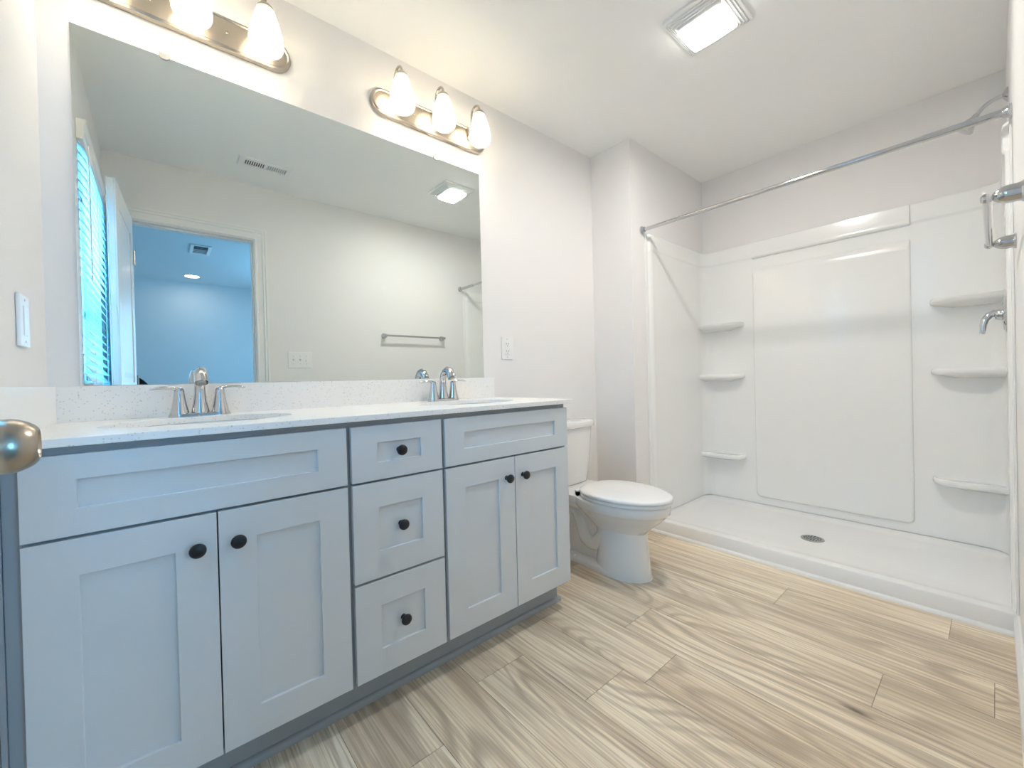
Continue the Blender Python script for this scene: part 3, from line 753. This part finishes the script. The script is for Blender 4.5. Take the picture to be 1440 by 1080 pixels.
o2 = thing('wall_switch', 'white switch plate on the left wall above the side splash', 'switch', (0, -0.286, 1.147))
MB().box(0.0005, 0.0075, -0.331, -0.241, 1.087, 1.207).build('cover_plate', M['plastic'], o2, smooth=False, bevel=0.003, seg=3)
MB().box(0.0070, 0.0095, -0.303, -0.269, 1.113, 1.181).build('rocker', M['plastic'], o2, smooth=False, bevel=0.001)
for zz in (1.195, 1.099): MB().dome((0.0074, -0.286, zz), 0.003, 'x', 1, flat=0.4).build('screw', M['drain'], o2)

o3 = thing('light_switch', 'white three-toggle switch plate beside the door casing, seen in the mirror', 'switch', (1.055, -W, 1.170))
MB().box(0.972, 1.138, -W + 0.0005, -W + 0.0065, 1.109, 1.231).build('cover_plate', M['plastic'], o3, smooth=False, bevel=0.003, seg=3)
for i, (sx, up) in enumerate(((1.009, 1), (1.055, 1), (1.101, -1))):
    MB().prism([(-W + 0.006, 1.170 - 0.007), (-W + 0.006, 1.170 + 0.007), (-W + 0.019, 1.170 + up * 0.009 + 0.0035), (-W + 0.019, 1.170 + up * 0.009 - 0.0035)], sx - 0.005, sx + 0.005, 'x').build('toggle', M['plastic'], o3, smooth=False, bevel=0.001)
    for zz in (1.200, 1.140): MB().dome((sx, -W + 0.0064, zz), 0.003, 'y', 1, flat=0.4).build('screw', M['drain'], o3)

# ------------------------------------------------------------------ ceiling fan light
FX, FY = 1.953, -1.003
fl = thing('fan_light', 'square white exhaust fan with a lit lens on the bathroom ceiling', 'ceiling light', (FX, FY, H))
def sq(h, z, r=0.012, dx=0.0):
    pts = []
    for cx, cy, a0 in ((h - r, h - r, 0), (-h + r, h - r, 90), (-h + r, -h + r, 180), (h - r, -h + r, 270)):
        pts += [(FX + cx + r * math.cos(math.radians(a0 + q)), FY + cy + r * math.sin(math.radians(a0 + q)), z) for q in range(0, 91, 15)]
    return pts
steps = [(0.131, H - 0.0005), (0.131, H - 0.010), (0.126, H - 0.013)]
h_, z_ = 0.126, H - 0.013
for i in range(4):
    steps += [(h_ - 0.004, z_ - 0.0005), (h_ - 0.0045, z_ + 0.004), (h_ - 0.0085, z_ + 0.0035), (h_ - 0.009, z_ - 0.0045)]
    h_ -= 0.0095; z_ -= 0.0052
steps += [(0.084, z_ - 0.003), (0.080, z_ - 0.0015)]
MB().loft([sq(a, b) for a, b in steps], True, True).build('grille', M['plastic'], fl, ang=30)
# lens: pillow with bowed long sides
lz = z_ - 0.001
def lens_ring(k, z):
    pts = []
    n = 12
    hx, hy = 0.070 * k, 0.090 * k
    for i in range(n): t_ = -1 + 2 * i / n; pts.append((FX + hx + 0.006 * k * (1 - t_ * t_), FY + t_ * hy, z))
    for i in range(n): t_ = 1 - 2 * i / n; pts.append((FX + t_ * hx, FY + hy + 0.004 * k * (1 - t_ * t_), z))
    for i in range(n): t_ = 1 - 2 * i / n; pts.append((FX - hx - 0.006 * k * (1 - t_ * t_), FY + t_ * hy, z))
    for i in range(n): t_ = -1 + 2 * i / n; pts.append((FX + t_ * hx, FY - hy - 0.004 * k * (1 - t_ * t_), z))
    return pts
MB().loft([lens_ring(1.0, lz), lens_ring(1.0, lz - 0.006), lens_ring(0.96, lz - 0.012), lens_ring(0.80, lz - 0.017), lens_ring(0.5, lz - 0.020), lens_ring(0.15, lz - 0.021)]).build('lens', M['lens'], fl, ang=60)

# supply register in the bathroom ceiling (seen in the mirror)
rg = thing('ceiling_vent', 'white slotted supply vent on the bathroom ceiling above the door, seen in the mirror', 'vent', (0.795, -1.445, H))
x0, x1, y0, y1 = 0.645, 0.945, -1.515, -1.375
f_ = ringframe(x0, x1, y0, y1, 0.031, H - 0.012, H - 0.0005).box(0.789, 0.801, y0 + 0.031, y1 - 0.031, H - 0.009, H - 0.0024)
f_.build('frame', M['plastic'], rg, smooth=False)
MB().box(x0 + 0.02, x1 - 0.02, y0 + 0.02, y1 - 0.02, H - 0.002, H - 0.0006).build('duct_opening', M['ventdark'], rg, smooth=False)
sl = MB()
for half, sgn in ((0, -1), (1, 1)):
    for i in range(10):
        x = (x0 + 0.036 if not half else 0.806) + i * 0.0122
        sl.prism([(x - 0.0030 * sgn, H - 0.0022), (x + 0.0030 * sgn, H - 0.0070), (x + 0.0046 * sgn, H - 0.0070), (x - 0.0014 * sgn, H - 0.0022)], y0 + 0.03, y1 - 0.03, 'y') if False else \
        sl.add([(x - 0.0030 * sgn, y, H - 0.0022) for y in (y0 + 0.03, y1 - 0.03)] + [(x + 0.0030 * sgn, y, H - 0.0068) for y in (y0 + 0.03, y1 - 0.03)] + [(x + 0.0048 * sgn, y, H - 0.0068) for y in (y0 + 0.03, y1 - 0.03)] + [(x - 0.0012 * sgn, y, H - 0.0022) for y in (y0 + 0.03, y1 - 0.03)],
               [(0, 1, 3, 2), (2, 3, 5, 4), (4, 5, 7, 6), (6, 7, 1, 0), (0, 2, 4, 6), (1, 7, 5, 3)])
sl.build('slats', M['plastic'], rg, smooth=False)

# ------------------------------------------------------------------ towel bar on the door wall
tb = thing('towel_bar', 'chrome towel bar on the wall beside the door, at the right edge of the photo', 'towel bar', (2.014, -W, 1.393))
TY = -W + 0.056
for sx in (1.728, 2.300):
    MB().lathe([(0.0245, 0.0005), (0.0245, 0.003), (0.0215, 0.006), (0.0205, 0.012), (0.0210, 0.022), (0.0195, 0.032), (0.0150, 0.042), (0.0100, 0.048), (0.0080, 0.050), (0.0100, 0.0525), (0.0122, 0.058), (0.0112, 0.065), (0.0065, 0.0695), (0.0001, 0.071)], (sx, -W, 1.390), 'y', 24).build('post', M['chrome'], tb)
MB().tube([(1.737, TY + 0.003, 1.390), (2.291, TY + 0.003, 1.390)], 0.0085, 16).build('bar', M['chrome'], tb)

# ================================================================== TOILET
XT = 1.972
to = thing('toilet', 'white two-piece toilet between the vanity and the shower', 'toilet', (XT, -0.40, 0))
def egg(xc, yb, yf, a, z, pw=2.3, n=44, ymid=None):
    """plan outline: rounder front (-y), squarer back"""
    ym = ymid if ymid is not None else yb + (yf - yb) * 0.45
    pts = []
    for i in range(n):
        t_ = 2 * PI * i / n; c, s_ = math.cos(t_), math.sin(t_)
        e = 2 / (2.0 if s_ < 0 else pw)
        x = a * math.copysign(abs(c) ** e, c)
        y = math.copysign(abs(s_) ** e, s_)
        pts.append((xc + x, ym + (y * (ym - yf) if y < 0 else y * (yb - ym)), z))
    return pts
b = MB()
# bowl with its rim band
b.loft([egg(XT, -0.36, -0.640, 0.088, 0.215, 2.4), egg(XT, -0.33, -0.668, 0.108, 0.245, 2.4), egg(XT, -0.30, -0.712, 0.138, 0.280, 2.4), egg(XT, -0.275, -0.745, 0.164, 0.312, 2.5),
        egg(XT, -0.262, -0.757, 0.173, 0.327, 2.6), egg(XT, -0.258, -0.763, 0.1765, 0.331, 2.6), egg(XT, -0.255, -0.766, 0.178, 0.360, 2.6), egg(XT, -0.256, -0.763, 0.176, 0.370, 2.6), egg(XT, -0.262, -0.757, 0.170, 0.3735, 2.6)])
# deck under the tank
dk = lambda k, z: [(XT + x * k, y, z) for x, y in [(-0.135, -0.03), (-0.150, -0.05), (-0.158, -0.12), (-0.165, -0.22), (-0.150, -0.34), (0.150, -0.34), (0.165, -0.22), (0.158, -0.12), (0.150, -0.05), (0.135, -0.03)]]
b.loft([dk(0.72, 0.290), dk(0.93, 0.322), dk(1.0, 0.336), dk(1.0, 0.366), dk(0.985, 0.3735)])
# pedestal column
b.loft([egg(XT, -0.36, -0.662, 0.1035, 0.0, 2.6), egg(XT, -0.36, -0.664, 0.1045, 0.006, 2.6), egg(XT, -0.37, -0.660, 0.1015, 0.03, 2.6), egg(XT, -0.38, -0.652, 0.0965, 0.10, 2.6), egg(XT, -0.38, -0.645, 0.0935, 0.17, 2.6), egg(XT, -0.37, -0.642, 0.0930, 0.235, 2.6)])
# foot
ft = lambda k, z: [(XT + x * k, -0.31 + (y + 0.31) * (0.5 + k * 0.5), z) for x, y in [(-0.060, -0.085), (-0.088, -0.115), (-0.101, -0.17), (-0.104, -0.30), (-0.104, -0.50), (0.104, -0.50), (0.104, -0.30), (0.101, -0.17), (0.088, -0.115), (0.060, -0.085)]]
b.loft([ft(1.0, 0.0), ft(1.0, 0.018), ft(0.93, 0.030), ft(0.72, 0.040)])
# core behind the pedestal and the sculpted trapway
b.loft([[(XT + x, y, z) for x, y in ((-0.062, -0.13), (-0.062, -0.45), (0.062, -0.45), (0.062, -0.13))] for z in (0.02, 0.20)] + [[(XT + x, y, 0.335) for x, y in ((-0.075, -0.10), (-0.095, -0.40), (0.095, -0.40), (0.075, -0.10))]])
for sg in (-1, 1):
    P_ = [(-0.50, 0.262), (-0.455, 0.205), (-0.415, 0.150), (-0.370, 0.118), (-0.325, 0.130), (-0.300, 0.175), (-0.285, 0.225), (-0.255, 0.268), (-0.215, 0.270), (-0.180, 0.235), (-0.165, 0.17), (-0.165, 0.10), (-0.170, 0.03)]
    # smooth it
    Q = []
    for i in range(len(P_) - 1):
        p0 = P_[max(i - 1, 0)]; p1 = P_[i]; p2 = P_[i + 1]; p3 = P_[min(i + 2, len(P_) - 1)]
        for k in range(4):
            u_ = k / 4
            f2 = lambda a, b_, c, d_: 0.5 * (2 * b_ + (c - a) * u_ + (2 * a - 5 * b_ + 4 * c - d_) * u_ * u_ + (3 * b_ - a - 3 * c + d_) * u_ ** 3)
            Q.append((f2(p0[0], p1[0], p2[0], p3[0]), f2(p0[1], p1[1], p2[1], p3[1])))
    Q.append(P_[-1])
    b.tube([(XT + sg * 0.050, y, z) for y, z in Q], 0.040, 14)
b.build('bowl', M['porcelain'], to, ang=50)
MB().loft([egg(XT, -0.306, -0.768, 0.176, 0.3745, 2.5), egg(XT, -0.303, -0.772, 0.180, 0.378, 2.5), egg(XT, -0.303, -0.772, 0.180, 0.388, 2.5), egg(XT, -0.306, -0.768, 0.176, 0.3915, 2.5)]).build('seat', M['seat'], to, ang=50)
MB().loft([egg(XT, -0.303, -0.772, 0.179, 0.3930, 2.5), egg(XT, -0.300, -0.776, 0.182, 0.396, 2.5), egg(XT, -0.300, -0.776, 0.182, 0.404, 2.5), egg(XT, -0.303, -0.772, 0.178, 0.4095, 2.5), egg(XT, -0.320, -0.750, 0.160, 0.4125, 2.5), egg(XT, -0.40, -0.62, 0.07, 0.4135, 2.3)]).build('lid', M['seat'], to, ang=50)
for sx in (-0.075, 0.075):
    MB().box(XT + sx - 0.018, XT + sx + 0.018, -0.3005, -0.272, 0.3740, 0.386).build('seat_hinge', M['seat'], to, smooth=False, bevel=0.006, seg=3)
# tank, bowed front
def tank(k, yf, z, hb, bow=0.022, yb=-0.022):
    n = 16; pts = []
    for i in range(n + 1):
        t_ = -1 + 2 * i / n
        cr = 0.0
        if abs(t_) > 0.8: cr = 0.030 * ((abs(t_) - 0.8) / 0.2) ** 2.2
        pts.append((XT + t_ * hb, yf + bow * t_ * t_ + cr - 0.0, z))
    pts += [(XT + hb, yb - 0.012, z), (XT + hb - 0.012, yb, z), (XT - hb + 0.012, yb, z), (XT - hb, yb - 0.012, z)]
    return pts
MB().loft([tank(1, -0.170, 0.3745, 0.150), tank(1, -0.180, 0.378, 0.162), tank(1, -0.186, 0.42, 0.172), tank(1, -0.196, 0.55, 0.184), tank(1, -0.203, 0.694, 0.192)]).build('tank', M['porcelain'], to, ang=40)
MB().loft([tank(1, -0.205, 0.6945, 0.196, yb=-0.020), tank(1, -0.214, 0.699, 0.205, yb=-0.017), tank(1, -0.216, 0.707, 0.207, yb=-0.016), tank(1, -0.216, 0.722, 0.207, yb=-0.016), tank(1, -0.212, 0.731, 0.203, yb=-0.019), tank(1, -0.195, 0.7345, 0.188, yb=-0.03)]).build('tank_lid', M['porcelain'], to, ang=40)
q = MB().lathe([(0.014, 0.0), (0.014, -0.006), (0.0001, -0.008)], (XT - 0.140, -0.1865, 0.655), 'y', 16).tube([(XT - 0.140, -0.195, 0.655), (XT - 0.115, -0.200, 0.651), (XT - 0.075, -0.202, 0.644)], [0.006, 0.005, 0.0065], 10)
q.build('flush_lever', M['chrome'], to)
for sg in (-1, 1):
    for yy in (-0.262, -0.300)[:1]:
        MB().dome((XT + sg * 0.090, yy, 0.026), 0.013, 'z', 1).build('bolt_cap', M['porcelain'], to)
MB().loft([[(XT + (x - XT) * 1.02, y * 1.004, z) for x, y, z in r] for r in (egg(XT, -0.36, -0.664, 0.1045, 0.0, 2.6), egg(XT, -0.36, -0.664, 0.1045, 0.003, 2.6))]).build('caulk_line', M['seat'], to)

# ================================================================== SHOWER
WI = 0.030                        # surround thickness
WE = 0.014
IX, IY0, IY1 = XS - WI, -YB - WE, -W + WE      # inner faces
CR = 0.075                        # corner radius
sp = thing('shower_pan', 'low white shower pan with a raised front kerb on the wood floor', 'shower pan', (2.95, -1.06, 0))
def rrect(x0, x1, y0, y1, r, z, n=6, rf=None):
    pts = []
    rf = r if rf is None else rf
    for cx, cy, rr, a0 in ((x1 - r, y1 - r, r, 0), (x0 + rf, y1 - rf, rf, 90), (x0 + rf, y0 + rf, rf, 180), (x1 - r, y0 + r, r, 270)):
        pts += [(cx + rr * math.cos(math.radians(a0 + 90 * i / n)), cy + rr * math.sin(math.radians(a0 + 90 * i / n)), z) for i in range(n + 1)]
    return pts
p_ = MB()
rings = [rrect(2.556, XS - 0.001, -W + 0.001, -YB - 0.001, 0.002, 0.0), rrect(2.556, XS - 0.001, -W + 0.001, -YB - 0.001, 0.002, 0.070), rrect(2.561, XS - 0.002, -W + 0.002, -YB - 0.002, 0.002, 0.0765),
         rrect(2.600, IX + 0.002, IY1 - 0.002, IY0 + 0.002, CR, 0.0765, rf=0.03), rrect(2.615, IX - 0.004, IY1 + 0.004, IY0 - 0.004, CR, 0.0745, rf=0.03), rrect(2.640, IX - 0.012, IY1 + 0.012, IY0 - 0.012, CR - 0.005, 0.067, rf=0.03),
         rrect(2.680, IX - 0.028, IY1 + 0.028, IY0 - 0.028, CR - 0.01, 0.059, rf=0.03), rrect(2.720, IX - 0.055, IY1 + 0.06, IY0 - 0.06, CR - 0.02, 0.0555, rf=0.03), rrect(2.88, 3.02, -1.15, -1.02, 0.04, 0.0495, rf=0.03)]
p_.loft(rings).build('pan_body', M['pan'], sp, ang=50)
dn = MB().lathe([(0.0001, 0.0), (0.054, 0.0), (0.056, -0.0015), (0.056, -0.003), (0.0001, -0.003)], (2.945, -1.085, 0.0525), 'z', 36).build('drain', M['drain'], sp)
q = MB()
for (n, r) in ((6, 0.014), (12, 0.027), (16, 0.039)):
    for i in range(n):
        a = 2 * PI * i / n + n
        q.lathe([(0.0042, 0.0), (0.0042, 0.0004), (0.0001, 0.0004)], (2.945 + r * math.cos(a), -1.085 + r * math.sin(a), 0.0525), 'z', 8)
q.lathe([(0.004, 0.0), (0.004, 0.0004), (0.0001, 0.0004)], (2.945, -1.085, 0.0525), 'z', 8)
q.build('drain_holes', M['slot'], dn, smooth=False)

sr = thing('shower_surround', 'glossy white three-wall shower surround with moulded shelves', 'shower surround', (2.95, -1.06, 0.08))
ZT0, ZT1 = 0.0800, 1.885
def u_outline(off):
    """plan outline of the U-shaped surround; off pushes the inner faces into the room"""
    ix, i0, i1 = IX - off, IY0 - off, IY1 + off
    front = 2.557
    L_ = [(front, -YB - 0.0008), (front, -YB - 0.007), (2.580, -YB - 0.008), (2.590, i0 - 0.001), (2.602, i0 - 0.004), (2.616, i0 - 0.0045), (2.630, i0 - 0.003), (2.645, i0)]
    c1 = [(ix - CR + CR * math.sin(math.radians(a)), i0 - CR + CR * math.cos(math.radians(a))) for a in range(0, 91, 9)]
    c2 = [(ix - CR + CR * math.cos(math.radians(a)), i1 + CR - CR * math.sin(math.radians(a))) for a in range(0, 91, 9)]
    R_ = [(2.645, i1), (2.630, i1 + 0.003), (2.616, i1 + 0.0045), (2.602, i1 + 0.004), (2.590, i1 + 0.001), (2.580, -W + 0.008), (front, -W + 0.007), (front, -W + 0.0008)]
    return L_ + c1 + c2 + R_ + [(XS - 0.0008, -W + 0.0008), (XS - 0.0008, -YB - 0.0008)]
def uloft(zs):
    return [[(x, y, z) for x, y in u_outline(o_)] for o_, z in zs]
MB().loft(uloft([(0, ZT0), (0, 1.770), (0.001, 1.778), (0.006, 1.785), (0.008, 1.792), (0.008, 1.870), (0.006, 1.880), (0.001, ZT1)])).build('wall_panels', M['acrylic'], sr, ang=30)
# raised centre panel and its top ledge
PY0, PY1 = -1.472, -0.664
def rp(x, m_, z0, z1, y0=PY0, y1=PY1, rb=0.03):
    r = rb
    pts = []
    for cy, cz, a0, rr in ((y1 - m_ - r, z1 - m_ - 0.006, 0, 0.006), (y0 + m_ + r, z1 - m_ - 0.006, 90, 0.006), (y0 + m_ + r, z0 + m_ + r, 180, r), (y1 - m_ - r, z0 + m_ + r, 270, r)):
        ccy = cy
        if rr < r: ccy = (y1 - m_ - rr) if a0 == 0 else (y0 + m_ + rr)
        pts += [(x, ccy + rr * math.cos(math.radians(a0 + 15 * i)), cz + rr * math.sin(math.radians(a0 + 15 * i))) for i in range(7)]
    return pts
MB().loft([rp(IX + 0.001, 0, 0.130, 1.700), rp(IX - 0.006, 0.001, 0.130, 1.690), rp(IX - 0.012, 0.005, 0.130, 1.672), rp(IX - 0.014, 0.012, 0.130, 1.660)]).build('centre_panel', M['acrylic'], sr, ang=50)
lg = [(IX + 0.001, 1.7725), (IX - 0.014, 1.7755), (IX - 0.021, 1.783), (IX - 0.0225, 1.792), (IX - 0.020, 1.800), (IX - 0.017, 1.880), (IX - 0.012, 1.8845), (IX + 0.001, 1.8845)]
MB().prism([(x, z) for x, z in lg], PY0, PY1, 'y').build('top_ledge', M['acrylic'], sr, ang=40)
# moulded corner shelves
def shelf(side, z, ext):
    """side +1: left end wall, -1: right end wall; long lip along the back wall with a rounded end"""
    yw = IY0 if side > 0 else IY1
    e = -side
    dp = 0.095
    out_ = [(IX + 0.001, yw + side * 0.001), (IX - dp, yw + side * 0.001)]
    out_ += [(IX - dp, yw + e * (ext * f_)) for f_ in (0.2, 0.45, 0.65)]
    r_ = 0.05
    for a in range(0, 91, 10):
        out_.append((IX - dp + r_ * (1 - math.cos(math.radians(a))) * (dp / r_) * 1.0, yw + e * (ext - r_ * 1.3 + r_ * 1.3 * math.sin(math.radians(a)))))
    out_.append((IX + 0.001, yw + e * ext))
    cx = IX; cy = yw + e * ext * 0.35
    def rg(k, z_, dy=0.0):
        pts = []
        for x, y in out_:
            # shrink only the free edges towards the wall corner
            nx = IX + 0.001 - (IX + 0.001 - x) * k
            ny = yw + side * 0.001 + (y - yw - side * 0.001) * (k * 0.5 + 0.5)
            pts.append((nx, ny, z_))
        return pts
    mb = MB().loft([rg(0.35, z - 0.052), rg(0.80, z - 0.036), rg(0.95, z - 0.031), rg(0.99, z - 0.025), rg(1.0, z - 0.015), rg(0.985, z - 0.006), rg(0.95, z - 0.001), rg(0.90, z - 0.003), rg(0.80, z - 0.006)])
    return mb.build('shelf', M['acrylic'], sr, ang=60)
for z in (1.345, 0.980, 0.410): shelf(1, z, 0.285)
for z in (1.350, 0.985, 0.412): shelf(-1, z, 0.265)

# curtain rod
cr = thing('curtain_rod', 'straight chrome shower curtain rod across the front of the shower', 'curtain rod', (2.53, -1.063, 1.90))
RX, RZ = 2.530, 1.9005
MB().tube([(RX, -YB - 0.012, RZ), (RX, -1.60, RZ)], 0.0115, 16).tube([(RX, -1.59, RZ), (RX, -W + 0.012, RZ)], 0.0135, 16).build('rod', M['chrome'], cr)
for y, s_ in ((-YB, -1), (-W, 1)):
    MB().lathe([(0.025, s_ * 0.0006), (0.025, s_ * 0.006), (0.020, s_ * 0.012), (0.0175, s_ * 0.022), (0.0165, s_ * 0.024), (0.0001, s_ * 0.024)], (RX, y, RZ), 'y', 24).build('end_flange', M['chrome'], cr)

# shower head
sh = thing('overhead_shower', 'chrome shower head on a bent arm above the right end of the shower', 'shower head', (2.95, -W, 2.14))
MB().lathe([(0.030, 0.0006), (0.030, 0.003), (0.022, 0.010), (0.012, 0.016), (0.010, 0.018), (0.0001, 0.018)], (2.95, -W, 2.140), 'y', 28).build('flange', M['chrome'], sh)
MB().tube([(2.95, -W + 0.012, 2.140), (2.95, -1.795, 2.139), (2.95, -1.775, 2.134), (2.95, -1.757, 2.124), (2.95, -1.742, 2.109), (2.95, -1.730, 2.094)], 0.0085, 14).build('arm', M['chrome'], sh)
hp = Vector((2.95, -1.733, 2.098)); hd = Vector((0, 0.62, -0.78)).normalized()
rings = []
e1 = Vector((1, 0, 0)); e2 = hd.cross(e1)
for r, h in ((0.010, 0.0), (0.0125, 0.006), (0.0125, 0.016), (0.0155, 0.022), (0.024, 0.040), (0.032, 0.058), (0.0345, 0.066), (0.0335, 0.070), (0.029, 0.071)):
    rings.append([hp + hd * h + e1 * (r * math.cos(2 * PI * j / 28)) + e2 * (r * math.sin(2 * PI * j / 28)) for j in range(28)])
MB().loft(rings).build('spray_head', M['chrome'], sh)

# mixer valve
mv = thing('shower_valve', 'chrome shower valve with a curved lever under the top right shelf', 'shower valve', (2.95, IY1, 1.215))
MB().lathe([(0.078, 0.0005), (0.078, 0.003), (0.074, 0.006), (0.071, 0.0065), (0.066, 0.010), (0.040, 0.014), (0.0001, 0.0145)], (2.95, IY1, 1.212), 'y', 40).build('escutcheon', M['chrome'], mv, ang=25)
MB().lathe([(0.026, 0.013), (0.025, 0.024), (0.020, 0.034), (0.0001, 0.038)], (2.95, IY1, 1.212), 'y', 24).build('hub', M['chrome'], mv)
MB().tube([(2.95, IY1 + 0.022, 1.216), (2.948, IY1 + 0.036, 1.219), (2.945, IY1 + 0.051, 1.211), (2.942, IY1 + 0.063, 1.193), (2.940, IY1 + 0.069, 1.168), (2.939, IY1 + 0.070, 1.145), (2.939, IY1 + 0.073, 1.132)],
          [0.0155, 0.0150, 0.0140, 0.0128, 0.0112, 0.0098, 0.0085], 14).build('lever', M['chrome'], mv)
